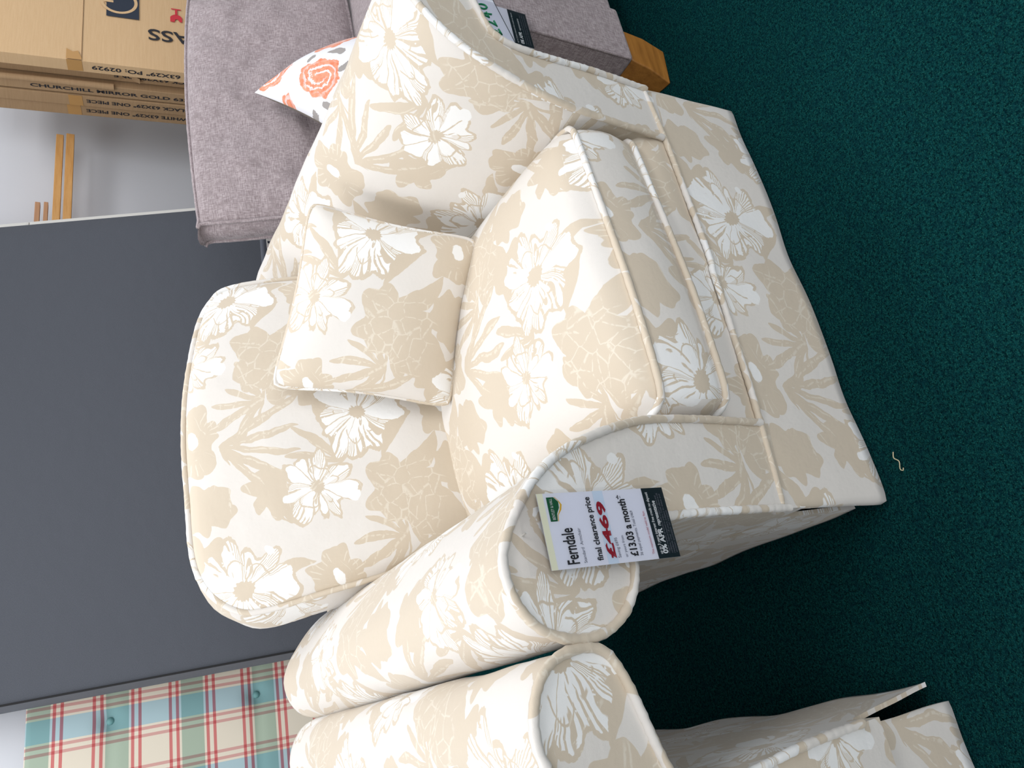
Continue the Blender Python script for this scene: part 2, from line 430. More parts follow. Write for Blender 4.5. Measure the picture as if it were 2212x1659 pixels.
def cushion(name, m, parent, outline, corners, T, crown, crownb, place, n=34, uvoff=(0, 0), piping=.006, wrink=.004, boxbulge=.012, ppow=.42, origin=None, label=None, backmat=None):
    """outline: closed control polygon (a,b) counter-clockwise; corners: four t-indices into it (BL, BR, TR, TL);
    place(a,b,h): local to world, h=+T/2 front. Box cushion with crowned faces, boxing and piping."""
    k = len(outline); dense = []
    P = [Vector((p[0], p[1], 0)) for p in outline]
    for i in range(k):
        a, b, c_, d = P[i-1], P[i], P[(i+1) % k], P[(i+2) % k]
        for s in range(24):
            t = s/24; dense.append(.5*((2*b) + (c_-a)*t + (2*a-5*b+4*c_-d)*t*t + (3*b-a-3*c_+d)*t**3))
    idx = [int(c*24) for c in corners]; M = len(dense)
    def seg(i0, i1):
        if i1 <= i0: i1 += M
        return resample([dense[q % M] for q in range(i0, i1+1)], n+1)
    bot, rgt, top, lft = seg(idx[0], idx[1]), seg(idx[1], idx[2]), seg(idx[2], idx[3])[::-1], seg(idx[3], idx[0])[::-1]
    def coons(i, j):
        u, v = i/n, j/n
        return ((1-v)*bot[i] + v*top[i] + (1-u)*lft[j] + u*rgt[j]
                - ((1-u)*(1-v)*bot[0] + u*(1-v)*bot[n] + (1-u)*v*top[0] + u*v*top[n]))
    mb = MB(); G = [[coons(i, j) for j in range(n+1)] for i in range(n+1)]
    def face(sgn, cr):
        R = []
        for i in range(n+1):
            row = []
            for j in range(n+1):
                u, v = i/n, j/n; g = G[i][j]
                bl = max(0.0, (1-(2*u-1)**2)*(1-(2*v-1)**2))**ppow
                h = sgn*(T/2 + cr*bl + bl*wrink*(nz3((g.x, g.y, sgn*3+T), 9) + .5*nz3((g.x, g.y, 7), 23)))
                row.append(place(g.x, g.y, h))
            R.append(row)
        return R
    UV = [[(G[i][j].x + uvoff[0], G[i][j].y + uvoff[1]) for j in range(n+1)] for i in range(n+1)]
    F, Bk = face(1, crown), face(-1, crownb)
    mb.grid(F, UV, flip=False); nf = len(mb.f); mb.grid(Bk, UV, flip=True); nb2 = len(mb.f)
    ring = [(i, 0) for i in range(n)] + [(n, j) for j in range(n)] + [(i, n) for i in range(n, 0, -1)] + [(0, j) for j in range(n, 0, -1)]
    cen = sum((G[i][j] for i, j in ring), Vector())/len(ring)
    if T > .001:
        K = 6; rows = []; UR = []; L = 0; pr = None
        for (i, j) in ring + ring[:1]:
            g = G[i][j]
            if pr is not None: L += (g-pr).length
            pr = g; d = (g-cen).normalized(); row = []; ur = []
            for q in range(K+1):
                f = q/K; bl = 4*f*(1-f)*boxbulge*(1+.25*nz3((g.x*3, g.y*3, f), 4)); e = g + d*bl
                row.append(place(e.x, e.y, T/2 - T*f)); ur.append((L + uvoff[0], uvoff[1] - .31 - T*f))
            rows.append(row); UR.append(ur)
        mb.grid(rows, UR, flip=False)
    mats = [m] if not backmat else [m, backmat]
    o = mb.build(name, mats, parent, merge=True, origin=origin)
    if backmat:
        for i, po in enumerate(o.data.polygons):
            if nf <= i < nb2: po.material_index = 1
    if piping:
        for sgn in ((1, -1) if T > .001 else (1,)):
            pb = MB(); out = []
            for (i, j) in ring:
                g = G[i][j]; d = (g-cen).normalized(); e = g + d*piping*.6
                out.append(place(e.x, e.y, sgn*T/2))
            sm = resample(out + [out[0]], 260)[:-1]
            tube(pb, sm, piping, True, 8, .10)
            pb.build('piping', m, o)
    return o

# ---------------------------------------------------------------- setting
b = MB(); b.grid([[(-5, -4, 0), (-5, 5, 0)], [(5, -4, 0), (5, 5, 0)]], None, flip=True)
struct(b.build('floor', CARPET, smooth=False, origin=(0, 0, 0)))
b = MB(); b.box((-5, 2.36, 0), (10, 0, 0), (0, .1, 0), (0, 0, 2.9))
struct(b.build('wall_back', WALL, smooth=False, origin=(0, 2.36, 0)))

# ---------------------------------------------------------------- the cream armchair
PROF = [(-.292, .20), (-.291, .30), (-.291, .386), (-.295, .481), (-.305, .537), (-.324, .600), (-.350, .660), (-.384, .707), (-.429, .745), (-.46, .764),
        (-.487, .771), (-.524, .763), (-.555, .739), (-.571, .699), (-.570, .651), (-.550, .612), (-.518, .587), (-.485, .577), (-.455, .563), (-.440, .53),
        (-.434, .461), (-.432, .35), (-.432, .2)]
PROF_R = PROF[:13] + [(-.568, .699), (-.563, .660), (-.536, .640), (-.488, .624), (-.446, .612), (-.410, .594), (-.396, .552), (-.399, .48), (-.409, .37), (-.414, .2)]
def make_armchair(ox, label, group, sflare=-.002, sk=(0, 0)):
    X0 = Vector((ox, 0, 0)); root = thing('armchair', (ox, .5, 0), label, 'armchair', group)
    def W(x, y, z): return Vector((ox + x, y, z))
    def yfront(z): return -.003 - .087*(z-.2)
    YB = 1.03
    for sgn in (-1, 1):
        prof = [(p.x, p.y) for p in catmull([(a, c, 0) for a, c in (PROF if sgn < 0 else PROF_R)], 100)]
        arcs = [0]
        for i in range(1, len(prof)): arcs.append(arcs[-1] + math.dist(prof[i], prof[i-1]))
        mb = MB(); rows = []; UV = []
        ys = [0, .004, .012] + [i*YB/36 for i in range(1, 33)] + [YB-.10+.1*math.sin(t*math.pi/2/8) for t in range(0, 9)]
        for (y) in ys:
            row = []; ur = []
            endt = max(0.0, (y-(YB-.10))/.10); shrink = 1-math.sqrt(max(0, 1-endt*endt))
            fr = 1 if y > .012 else (0.986 + .014*math.sin(y/.012*math.pi/2))
            for i, (x, z) in enumerate(prof):
                up = max(0, min(1, (z-.40)/.25)); yy = yfront(z) + (y)*(YB - yfront(z))/YB
                cx, cz = -.46, .65
                k = (1 - .62*shrink*up)
                xx = cx + (x-cx)*k; zz = cz + (z-cz)*k if up > 0 else z
                zz += .035*up*(y/YB)**1.2 - .030*shrink*up
                if sgn > 0: xx -= .02*up*(y/YB)
                bump_ = .0035*nz3((x*sgn, y, z), 7) + .0016*nz3((x*sgn, y, z), 19)
                cc = Vector((x-cx, z-cz)); cc.normalize()
                xx += cc.x*bump_; zz += cc.y*bump_
                row.append(W(-sgn*xx if sgn > 0 else xx, yy, zz)); ur.append((arcs[i] + (.13 if sgn < 0 else .02), y*1.0 + (.05 if sgn < 0 else .31)))
            rows.append(row); UV.append(ur)
        mb.grid(rows, UV, flip=(sgn > 0))
        last = rows[-1]; mb.ngon(last, UV[-1], flip=(sgn > 0))
        arm = mb.build('arm', FLORAL, root)
        # front panel
        mb = MB()
        pts = []; uv = []
        for (x, z) in prof:
            pts.append(W(x*-sgn if sgn > 0 else x, yfront(z)-.003, z)); uv.append(((x*(-1 if sgn > 0 else 1)) + (.07 if sgn < 0 else .36), z + (.02 if sgn < 0 else -.07)))
        mb.ngon(pts, uv, flip=(sgn > 0))
        # thickness
        back = [p + Vector((0, .008, 0)) for p in pts]
        mb.grid([pts, back], [uv, uv], flip=(sgn < 0))
        fp = mb.build('front_panel', FLORAL, arm, smooth=False)
        pb = MB(); tube(pb, resample([p + Vector((0, -.002, 0)) for p in pts if p.z > .237], 240), .0062, False, 8, .14)
        pb.build('piping', FLORAL, arm)
    # back frame
    mb = MB(); rows = []; UV = []
    pr = [(.80, .30), (.85, .56), (.88, .64), (.91, .675), (.955, .685), (1.0, .67), (1.02, .63), (1.03, .45), (1.03, .03)]
    pr = [(p.x, p.y) for p in catmull([(a, c, 0) for a, c in pr], 30)]
    for i in range(21):
        x = -.40 + .80*i/20; rows.append([W(x, y, z + .012*(1-(x/.46)**2)*(1 if z > .6 else 0)) for y, z in pr]); UV.append([(x, k*.03) for k in range(30)])
    mb.grid(rows, UV, flip=False); mb.ngon(rows[0], UV[0], flip=False); mb.ngon(rows[-1], UV[-1], flip=True)
    mb.build('back_frame', FLORAL, root)
    # seat rail: rounded border under the cushion
    mb = MB(); rows = []; UV = []
    pr = [(.02, .19), (-.002, .22), (-.006, .26), (.000, .295), (.02, .315), (.06, .32), (.8, .32), (.8, .19)]
    for i in range(33):
        x = -.292 + .584*i/32; rr = []
        for k, (y, z) in enumerate(pr): rr.append(W(x, y + .004*nz3((x, y, z), 8), z + (.006*nz3((x, 1, z), 6) if k < 6 else 0)))
        rows.append(rr); UV.append([(x + .2, z*1.0 - y) for y, z in pr])
    mb.grid(rows, UV, flip=True); mb.build('seat_rail', FLORAL, root)
    mb = MB(); mb.box(W(-.39, .07, .09), (.78, 0, 0), (0, .93, 0), (0, 0, .12)); mb.build('base_frame', BLACK, root, smooth=False)
    # skirts
    def skirt(path, z1f, z0, m_off, flare=.0, wav=.003, th=.007, name='skirt', seedk=0, pipe=True):
        pts = catmull([(a, c, 0) for a, c in path], 90); mb = MB(); rows = []; UV = []; L = 0
        tops = []
        for i, p in enumerate(pts):
            t = (pts[min(i+1, 89)] - pts[max(i-1, 0)]).normalized(); nrm = Vector((t.y, -t.x, 0))
            if i: L += (p-pts[i-1]).length
            zt = z1f(p.x); K = 12; a = []; ur = []
            for k in range(K+1):
                f = k/K; z = zt + (z0 - zt)*f
                off = flare*f*(math.exp(-L/.22) if flare > .02 else 1) + wav*f*math.sin(L*21 + seedk) + .002*nz3((L, z, seedk), 11)
                a.append(W(p.x, p.y, z) + nrm*off); ur.append((L + m_off[0], z + m_off[1]))
            bk = [q - nrm*th for q in a]
            rows.append(a + bk[::-1] + [a[0]]); UV.append(ur + ur[::-1] + [ur[0]]); tops.append(a[0] + nrm*.001)
        mb.grid(rows, UV, flip=True); mb.ngon(rows[0][:-1], UV[0][:-1], flip=False); mb.ngon(rows[-1][:-1], UV[-1][:-1], flip=True)
        o = mb.build(name, FLORAL, root)
        if pipe:
            pb = MB(); tube(pb, resample(tops, 200), .0058, False, 8, .12); pb.build('piping', FLORAL, o)
        return o
    zt = lambda x: .224 + .024*min(1, (x/.43)**2) + (.004 if x < 0 else 0)
    skirt([(-.428, .012), (-.430, -.001), (-.418, -.007), (-.30, -.008), (0, -.008), (.25, -.008 + sk[1]), (.404 + sk[0], -.007 + sk[1]), (.416 + sk[0], -.001 + sk[1]), (.415 + sk[0], .012 + sk[1])], zt, .008, (.03, -.23), flare=.003, seedk=.4)
    skirt([(-.433, 1.02), (-.434, .6), (-.434, .3), (-.432, .052)], lambda x: .21, .008, (.5, .1), flare=-.004, wav=.0018, seedk=2, pipe=False)
    skirt([(.413, .045), (.414, .3), (.414, .6), (.414, 1.02)], lambda x: .21, .008, (.9, .2), flare=sflare, wav=.004, seedk=4, pipe=False)
    # seat cushion
    def pl(a, b, h):
        z = .383 + h + .018*max(0, b)/.6 + .006*math.cos(a*5)
        return W(a, b, z)
    out = [(-.276, .05), (-.275, .012), (-.262, -.022), (-.235, -.034), (-.10, -.036), (.0, -.031), (.12, -.020), (.235, -.008), (.268, .000), (.280, .022), (.284, .08), (.284, .35), (.284, .62), (0, .64), (-.284, .62), (-.282, .35)]
    cushion('seat_cushion', FLORAL, root, out, (2.4, 8.3, 12, 14), .128, .075, .0, pl, uvoff=(-.058, -.208), boxbulge=.010, ppow=.36)
    # back cushion
    ly = Vector((0, .36, .933)); ln = Vector((0, -.933, .36))
    def pb_(a, b, h):
        cyl = -.02*(a/.37)**2
        return W(a, .64, .47) + ly*b + ln*(h + cyl)
    out = [(-.27, -.02), (0, -.03), (.27, -.02), (.33, .03), (.352, .20), (.360, .34), (.352, .44), (.325, .475), (.26, .505), (.12, .530), (0, .538), (-.13, .535), (-.25, .530), (-.315, .505), (-.358, .455), (-.365, .40), (-.352, .30), (-.338, .18), (-.315, .03)]
    cushion('back_cushion', FLORAL, root, out, (0, 2.4, 6.8, 13.3), .17, .055, .03, pb_, n=38, uvoff=(.30, -.54), boxbulge=.022, ppow=.40)
    return root
chair = make_armchair(0, 'cream floral roll-arm armchair with the price card and scatter cushion', 'cream floral armchairs')

def copy_tree(o, parent=None, skip=()):
    c = o.copy(); C.objects.link(c); c.parent = parent
    for ch in list(o.children):
        if ch.name.split('.')[0] not in skip: copy_tree(ch, c, skip)
    return c
second = make_armchair(-1.150, 'neighbouring cream floral armchair cut off by the frame, only one arm showing', 'cream floral armchairs', .026, (-.014, .024))

# scatter pillow on the chair
def quad_pillow(name, TL, TR, BR, BL, m, label, cat, crown, parent=None, uvoff=(0, 0), piping=.005, pinch=.05, backmat=None, uvscale=1.0, sink=0.0, n=34, wr=.010, rnd=.0):
    TL, TR, BR, BL = map(Vector, (TL, TR, BR, BL)); nr = ((TR-BL).cross(TL-BR)).normalized()
    mb = MB(); G = []
    wid = ((TR-TL).length + (BR-BL).length)/2; hei = ((TL-BL).length + (TR-BR).length)/2
    def pt(u, v):
        uu = u + pinch*math.sin(math.pi*v)*(1-2*u)*1.0*abs(2*u-1)**2; vv = v + pinch*math.sin(math.pi*u)*(1-2*v)*abs(2*v-1)**2
        e = max(abs(2*u-1), abs(2*v-1)); q = (abs(2*u-1)*abs(2*v-1))**6*rnd; mid = (TL+TR+BL+BR)/4
        return (BL*(1-uu)*(1-vv) + BR*uu*(1-vv) + TR*uu*vv + TL*(1-uu)*vv).lerp(mid, q)
    rows = {1: [], -1: []}; UV = []
    for i in range(n+1):
        a = []; b_ = []; ur = []
        for j in range(n+1):
            u = .5 - .5*math.cos(math.pi*i/n); v = .5 - .5*math.cos(math.pi*j/n); p = pt(u, v)
            bl = (max(0, (1-(2*u-1)**2)*(1-(2*v-1)**2)))**.5
            cn = max(0, 1-4*min((u-a_)**2 + (v-b2)**2 for a_ in (0, 1) for b2 in (0, 1))**.5/.9)
            wri = wr*bl*(nz3((p.x, p.y, p.z), 8)) + .012*bl*cn*math.sin(30*(u+v if (u-.5)*(v-.5) < 0 else u-v))
            a.append(p + nr*(crown*bl + wri)); b_.append(p - nr*(crown*bl*.8)); ur.append((u*wid*uvscale + uvoff[0], v*hei*uvscale + uvoff[1]))
        rows[1].append(a); rows[-1].append(b_); UV.append(ur)
    mb.grid(rows[1], UV, flip=False); k = len(mb.f); mb.grid(rows[-1], UV, flip=True)
    mats = [m, backmat] if backmat else [m]
    o = mb.build(name, mats, parent, merge=True)
    if backmat:
        for i, po in enumerate(o.data.polygons):
            if i >= k: po.material_index = 1
    if label: tag(o, label, cat)
    if piping:
        ring = [(i, 0) for i in range(n)] + [(n, j) for j in range(n)] + [(i, n) for i in range(n, 0, -1)] + [(0, j) for j in range(n, 0, -1)]
        pb = MB(); tube(pb, resample([rows[1][i][j] for i, j in ring] + [rows[1][0][0]], 200)[:-1], piping, True, 8, .1); pb.build('piping', m, o)
    return o
quad_pillow('scatter_cushion', (.030, .575, .868), (.352, .385, .808), (.232, .285, .500), (-.055, .475, .535), FLORAL,
            'small square cream floral scatter cushion leaning in the armchair corner', 'cushion', .066, uvoff=(-.043, -.56), pinch=.04, rnd=.06)

# ---------------------------------------------------------------- text helper
def text(name, body, size, O, ux, uy, m, parent, width=None, bold=0.0, align='LEFT', lift=.0006, shear=0.0):
    cu = bpy.data.curves.new(name, 'FONT'); cu.body = body; cu.size = size; cu.offset = bold; cu.shear = shear; cu.resolution_u = 3; cu.align_x = 'LEFT'
    to = bpy.data.objects.new('t', cu); C.objects.link(to); bpy.context.view_layer.update()
    me = bpy.data.meshes.new_from_object(to.evaluated_get(bpy.context.evaluated_depsgraph_get()))
    bpy.data.objects.remove(to); bpy.data.curves.remove(cu)
    xs = [v.co.x for v in me.vertices]; x0, x1 = min(xs), max(xs); k = (width/(x1-x0)) if width else 1.0
    O, ux, uy = Vector(O), Vector(ux).normalized(), Vector(uy).normalized(); nn = ux.cross(uy)
    org = ORG[parent.name]; sh = {'LEFT': 0, 'CENTER': .5, 'RIGHT': 1}[align]*(x1-x0)*k
    for v in me.vertices:
        v.co = O + ux*((v.co.x-x0)*k - sh) + uy*v.co.y + nn*lift - org
    me.materials.clear(); me.materials.append(m)
    o = bpy.data.objects.new(name, me); C.objects.link(o); o.parent = parent; ORG[o.name] = org
    return o
def flat(name, pts, m, parent, lift=0, nn=None):
    P = [Vector(p) for p in pts]; n_ = (P[1]-P[0]).cross(P[-1]-P[0]).normalized()
    mb = MB(); mb.ngon([p + n_*lift for p in P], [(0, 0)]*len(P)); return mb.build(name, m, parent, smooth=False)

# ---------------------------------------------------------------- price card on the near arm
tk = thing('price_card', (-.45, -.062, .615), 'white price card in a clear sleeve pinned to the armchair arm front', 'price tag')
Y0 = -.0625; XL, XR, ZT, ZB = -.4955, -.4045, .7125, .522
def cp(fx, fy, d=0): return Vector((XL + (XR-XL)*fx, Y0 - d, ZT + (ZB-ZT)*fy))
mb = MB(); mb.box((XL, Y0, ZB), (XR-XL, 0, 0), (0, .0008, 0), (0, 0, ZT-ZB)); card = mb.build('card', PAPER, tk, smooth=False)
flat('header_band', [cp(0, .045, .0003), cp(1, .045, .0003), cp(1, 0, .0003), cp(0, 0, .0003)], CREAM_CARD, card)
flat('tint_band', [cp(0, .50, .0003), cp(1, .50, .0003), cp(1, .42, .0003), cp(0, .42, .0003)], BLUE_CARD, card)
flat('footer_band', [cp(0, 1, .0003), cp(1, 1, .0003), cp(1, .82, .0003), cp(0, .82, .0003)], CHAR_CARD, card)
logo = flat('logo_badge', [cp(.62, .115, .0004), cp(.72, .122, .0004), cp(.80, .145, .0004), cp(.88, .148, .0004), cp(.945, .118, .0004), cp(.945, .065, .0004), cp(.62, .065, .0004)], GREEN_INK, card)
mb = MB(); wave = [(.62, .118), (.70, .124), (.77, .146), (.84, .157), (.90, .145), (.945, .122)]
mb.grid([[cp(a, b_, .0005), cp(a, b_+(.012 if .7 < a < .9 else .005), .0005)] for a, b_ in wave], None, flip=True); mb.build('logo_wave', YELLOW_INK, card, smooth=False)
UX, UZ = (1, 0, 0), (0, 0, 1)
def ct(nm, body, size, fx, fy, m, width, bold=0.0, shear=0.0):
    return text(nm, body, size, cp(fx, fy, .0004), UX, UZ, m, card, width=width*(XR-XL), bold=bold, shear=shear)
ct('logo_lettering', 'BENTLEY & HALL', .0058, .64, .102, WHITE_INK, .285)
ct('name_lettering', 'Ferndale', .0235, .05, .205, INK, .47, .0004)
ct('description_lettering', 'Standard  Armchair', .0062, .05, .262, GREY_INK, .46)
ct('offer_lettering', 'final clearance price', .0118, .06, .385, INK, .86, .00025)
ct('price_lettering', '£469', .0160, .07, .485, CRIMSON_INK, .78, .0006)
ct('saving_lettering', 'Saving £695', .0062, .07, .525, GREY_INK, .27)
ct('instalment_lettering', 'or yours from', .0058, .07, .578, GREY_INK, .29)
ct('monthly_price_lettering', '£13.03 a month*', .0155, .07, .660, INK, .85, .0004)
ct('payments_lettering', '36 equal payments. Total £469', .0060, .07, .700, GREY_INK, .62)
ct('validity_lettering', 'This maximum model valid to 9am', .0050, .07, .795, PINK_INK, .60)
ct('credit_lettering', 'up to 3 years interest free credit no deposit', .0062, .06, .860, WHITE_INK, .88, .0001, .15)
ct('rate_lettering', '0% APR', .0108, .06, .905, WHITE_INK, .36, .0004)
ct('representative_lettering', 'representative', .0085, .45, .905, WHITE_INK, .36, .0002, .15)
for k, wd in enumerate((.82, .86, .84, .60)):
    ct('small_print', ['*Typical example, 36 months credit subject to status and', 'conditions. Deposit required on orders. Credit offered to UK', 'residents over 18 years, subject to status and', 'written quotation on request'][k], .0040, .06, .925 + k*.020, GREY_INK, wd)
mb = MB(); mb.ngon([(XL-.004, Y0-.0016, ZB-.003), (XR+.004, Y0-.0016, ZB-.003), (XR+.004, Y0-.0016, ZT+.030), (XL-.004, Y0-.0016, ZT+.030)], [(0, 0)]*4); mb.build('clear_sleeve', CLEAR, tk, smooth=False)
mb = MB(); tube(mb, [(-.45, Y0-.0012, ZT+.024), (-.45, -.047, ZT+.024)], .0012, False, 8); mb.build('pin', WHITE_TRIM, tk)

# ---------------------------------------------------------------- mauve sofa
sofa = thing('sofa', (1.5, .7, 0), 'mauve-grey woven sofa with a block arm and honey wooden feet', 'sofa')
def sbox(name, x0, x1, y0, y1, z0, z1, bev=.02, m=MAUVE, parent=None, seg=4):
    mb = MB(); nx = max(1, int((x1-x0)/.05)); mb.box((x0, y0, z0), (x1-x0, 0, 0), (0, y1-y0, 0), (0, 0, z1-z0))
    return mb.build(name, m, parent or sofa, smooth=True, merge=True, bevel=bev, seg=seg)
SX = .664
for x0 in (SX, 2.42):
    a = sbox('arm', x0, x0+.165, .112, 1.22, .10, .47, .012)
    if x0 == SX:
        pb = MB(); tube(pb, [(SX+.002, .115, .112), (SX+.002, .115, .45)], .0035, False, 8, .1)
        pb.build('piping', MAUVE, a)
sbox('front_rail', SX+.165, 2.42, .125, .75, .10, .30, .015)
sbox('back_frame', SX+.17, 2.42, 1.20, 1.34, .10, .62, .03)
for i in range(2):
    x0 = SX + .170 + i*.795
    def ps(a, b_, h, x0=x0): return Vector((x0 + .397 + a, .51 + b_, .385 + h))
    oo = [(-.39, -.36), (-.36, -.39), (.36, -.39), (.39, -.36), (.39, .36), (.36, .39), (-.36, .39), (-.39, .36)]
    cushion('seat_cushion', MAUVE, sofa, oo, (.5, 2.5, 4.5, 6.5), .13, .025, 0, ps, n=20, uvoff=(i*1.1, .3), piping=.005)
for i in range(2):
    P0 = Vector((.735 + i*.90 + .44, .885, .462)); ly = Vector((0, .36, .933)); ln = Vector((0, -.933, .36))
    def pc(a, b_, h, P0=P0): return P0 + Vector((a, 0, 0)) + ly*b_ + ln*h
    oo = [(-.40, .005), (0, -.008), (.40, .0), (.43, .03), (.435, .24), (.43, .450), (.40, .485), (0, .497), (-.42, .478), (-.438, .462), (-.440, .24), (-.430, .03)]
    cushion('back_cushion', MAUVE, sofa, oo, (11.5, 2.5, 5.5, 8.5), .085, .055, .04, pc, n=30, uvoff=(i*1.3, .7), piping=.0055, boxbulge=.016, wrink=.022)
def foot(dx, sx):
    mb = MB(); f = lambda x: dx + sx*x
    bt = [(f(-.038), .120), (f(.052), .108), (f(.066), .185), (f(-.020), .205)]; tp = [(f(.004), .118), (f(.098), .118), (f(.098), .225), (f(.004), .225)]
    md = [(f(-.012), .116), (f(.080), .110), (f(.086), .21), (f(-.005), .215)]
    rows = [[(x, y, z) for x, y in q] + [(q[0][0], q[0][1], z)] for q, z in ((bt, 0.0), (md, .055), (tp, .102))]
    mb.grid(rows, None, flip=(sx < 0)); mb.ngon(rows[0][:-1], [(0, 0)]*4, flip=sx > 0); mb.ngon(rows[-1][:-1], [(0, 0)]*4, flip=sx < 0)
    o = mb.build('foot', OAK, sofa, smooth=False, merge=True, bevel=.004); return o
foot(SX, 1); foot(2.585, -1)
for x in (SX+.05, 2.48): sbox('foot', x, x+.06, 1.18, 1.24, 0, .11, .004, OAK)

quad_pillow('floral_pillow', (.84, .70, .60), (1.065, .83, .792), (1.235, .70, .465), (.99, .52, .475), PEONY,
            'white scatter pillow with orange peonies and grey leaves on the sofa', 'pillow', .085, uvoff=(0, 0), piping=0, pinch=.03, backmat=PEONY_BACK)

# ---------------------------------------------------------------- marked-down ticket hanging by the sofa arm
t2 = thing('price_ticket', (.64, .098, .45), 'two overlapping clearance tickets with a green handwritten price by the sofa arm', 'price tag')
Y2 = .0985
mb = MB(); mb.box((.588, Y2, .394), (.098, 0, 0), (0, .0008, 0), (0, 0, .19)); cd2 = mb.build('printed_card', PAPER, t2, smooth=False)
flat('footer_band', [(.588, Y2-.0004, .394), (.686, Y2-.0004, .394), (.686, Y2-.0004, .438), (.588, Y2-.0004, .438)], CHAR_CARD, cd2)
text('rate_lettering', '0% APR', .0105, (.592, Y2-.0005, .4165), UX, UZ, WHITE_INK, cd2, width=.034, bold=.0004)
text('credit_lettering', 'up to 3 years interest free credit no deposit', .005, (.592, Y2-.0005, .430), UX, UZ, WHITE_INK, cd2, width=.085)
text('representative_lettering', 'representative', .007, (.630, Y2-.0005, .4165), UX, UZ, WHITE_INK, cd2, width=.034)
for k in range(3): text('small_print', ['Typical example, 36 months credit subject to status', 'and conditions. Deposit required on all orders', 'residents over 18 years, subject to status'][k], .004, (.592, Y2-.0005, .410-.005*k), UX, UZ, GREY_INK, cd2, width=.085)
A = Vector((.587, Y2-.0022, .4405)); ang = math.radians(14.5); ax = Vector((math.cos(ang), 0, math.sin(ang))); az = Vector((-math.sin(ang), 0, math.cos(ang)))
mb = MB(); mb.box(A, ax*.115, Vector((0, .0008, 0)), az*.12); cd1 = mb.build('handwritten_card', PAPER, t2, smooth=False)
pb = MB(); tube(pb, [A + Vector((0, -.0002, 0)), A + ax*.115 + Vector((0, -.0002, 0))], .0007, False, 6); tube(pb, [A + ax*.115 + Vector((0, -.0002, 0)), A + ax*.115 + az*.12 + Vector((0, -.0002, 0))], .0007, False, 6); pb.build('card_edge', CHAR_CARD, cd1)
# hand-drawn strokes of the price, thick green marker
def stroke(mb, pts, r=.0019):
    tube(mb, [A + ax*x + az*y + Vector((0, -.0012, 0)) for x, y in pts], r, False, 6)
mb = MB(); bx_, by_ = .017, .024
stroke(mb, [(bx_+.016, by_+.020), (bx_+.012, by_+.026), (bx_+.006, by_+.022), (bx_+.006, by_+.004), (bx_+.001, by_+.001), (bx_+.016, by_+.002)]); stroke(mb, [(bx_, by_+.012), (bx_+.013, by_+.013)]); stroke(mb, [(bx_, by_+.008), (bx_+.012, by_+.009)], .0012)
bx_ += .024; stroke(mb, [(bx_, by_+.020), (bx_+.006, by_+.026), (bx_+.012, by_+.020), (bx_+.008, by_+.011), (bx_, by_+.002), (bx_+.014, by_+.003)])
bx_ += .0225; stroke(mb, [(bx_+.008, by_+.026), (bx_, by_+.010), (bx_+.014, by_+.011)]); stroke(mb, [(bx_+.010, by_+.018), (bx_+.009, by_)])
bx_ += .0225; stroke(mb, catmull([(bx_+.006, by_+.024, 0), (bx_, by_+.014, 0), (bx_+.004, by_+.003, 0), (bx_+.011, by_+.006, 0), (bx_+.012, by_+.018, 0)], 14, True) and [(p.x, p.y) for p in catmull([(bx_+.006, by_+.024, 0), (bx_, by_+.014, 0), (bx_+.004, by_+.003, 0), (bx_+.011, by_+.006, 0), (bx_+.012, by_+.018, 0)], 14, True)])
mb.build('handwritten_price', PEN_GREEN, cd1)
mb = MB(); mb.ngon([(.584, Y2-.0034, .386), (.690, Y2-.0034, .386), (.690, Y2-.0034, .601), (.584, Y2-.0034, .601)], [(0, 0)]*4); mb.build('clear_sleeve', CLEAR, t2, smooth=False)
mb = MB(); tube(mb, [(.68, Y2-.003, .597), (.68, Y2+.004, .597)], .0012, False, 8); mb.build('pin', WHITE_TRIM, t2)

# ---------------------------------------------------------------- grey leaning headboard, white board behind it, tartan headboard
def leaning(name, m, x0, x1, y0, lean, z0, z1, th, label, cat, side=None, nx=50, nz=50, puff=0.0, tufts=(), edge=.02, uvo=(0, 0), border=.0):
    """upholstered board; front surface y = y0 + lean*z"""
    L = math.sqrt(1+lean*lean); up = Vector((0, lean, 1))/L; nf = Vector((0, -1, lean))/L
    root = thing(name, ((x0+x1)/2, y0 + th*.5, 0), label, cat); mb = MB(); F = []; UV = []
    for i in range(nx+1):
        r = []; ur = []
        for j in range(nz+1):
            x = x0 + (x1-x0)*i/nx; z = z0 + (z1-z0)*j/nz
            ex = min(x-x0, x1-x); ez = min((z-z0)*L, (z1-z)*L); e = max(0.0, min(ex, ez))
            h = puff*min(1, e/.10)**.5 - (edge*(1-min(1, e/edge))**2 if e < edge else 0)
            for tx, tz in tufts:
                d = math.hypot(x-tx, (z-tz)*L); h -= .020*math.exp(-(d/.030)**2) + .006*math.exp(-(d/.09)**2)
                if abs(z-tz) < .02 or True: h -= .004*math.exp(-((z-tz)*L/.02)**2)*min(1, 1/(1+abs(x-tx)*2))*.6
            r.append(Vector((x, y0 + lean*z, z)) + nf*h); ur.append((x + uvo[0], z*L + uvo[1]))
        F.append(r); UV.append(ur)
    mb.grid(F, UV, flip=False)
    panel = mb.build('front_panel', m, root)
    # border band
    mb = MB(); rim = [F[i][0] for i in range(nx)] + [F[nx][j] for j in range(nz)] + [F[i][nz] for i in range(nx, 0, -1)] + [F[0][j] for j in range(nz, 0, -1)]
    ru = []; s = 0
    for k, p in enumerate(rim): ru.append(s); s += (rim[(k+1) % len(rim)]-p).length
    rows = [[p, p - nf*th] for p in rim]; rows.append(rows[0]); UVr = [[(u, 0), (u, th)] for u in ru] + [[(s, 0), (s, th)]]
    mb.grid(rows, UVr, flip=False)
    bk = [p - nf*th for p in rim]; mb.ngon(bk, [(p.x, p.z) for p in bk], flip=True)
    mb.build('border', side or m, root)
    return root, panel, nf
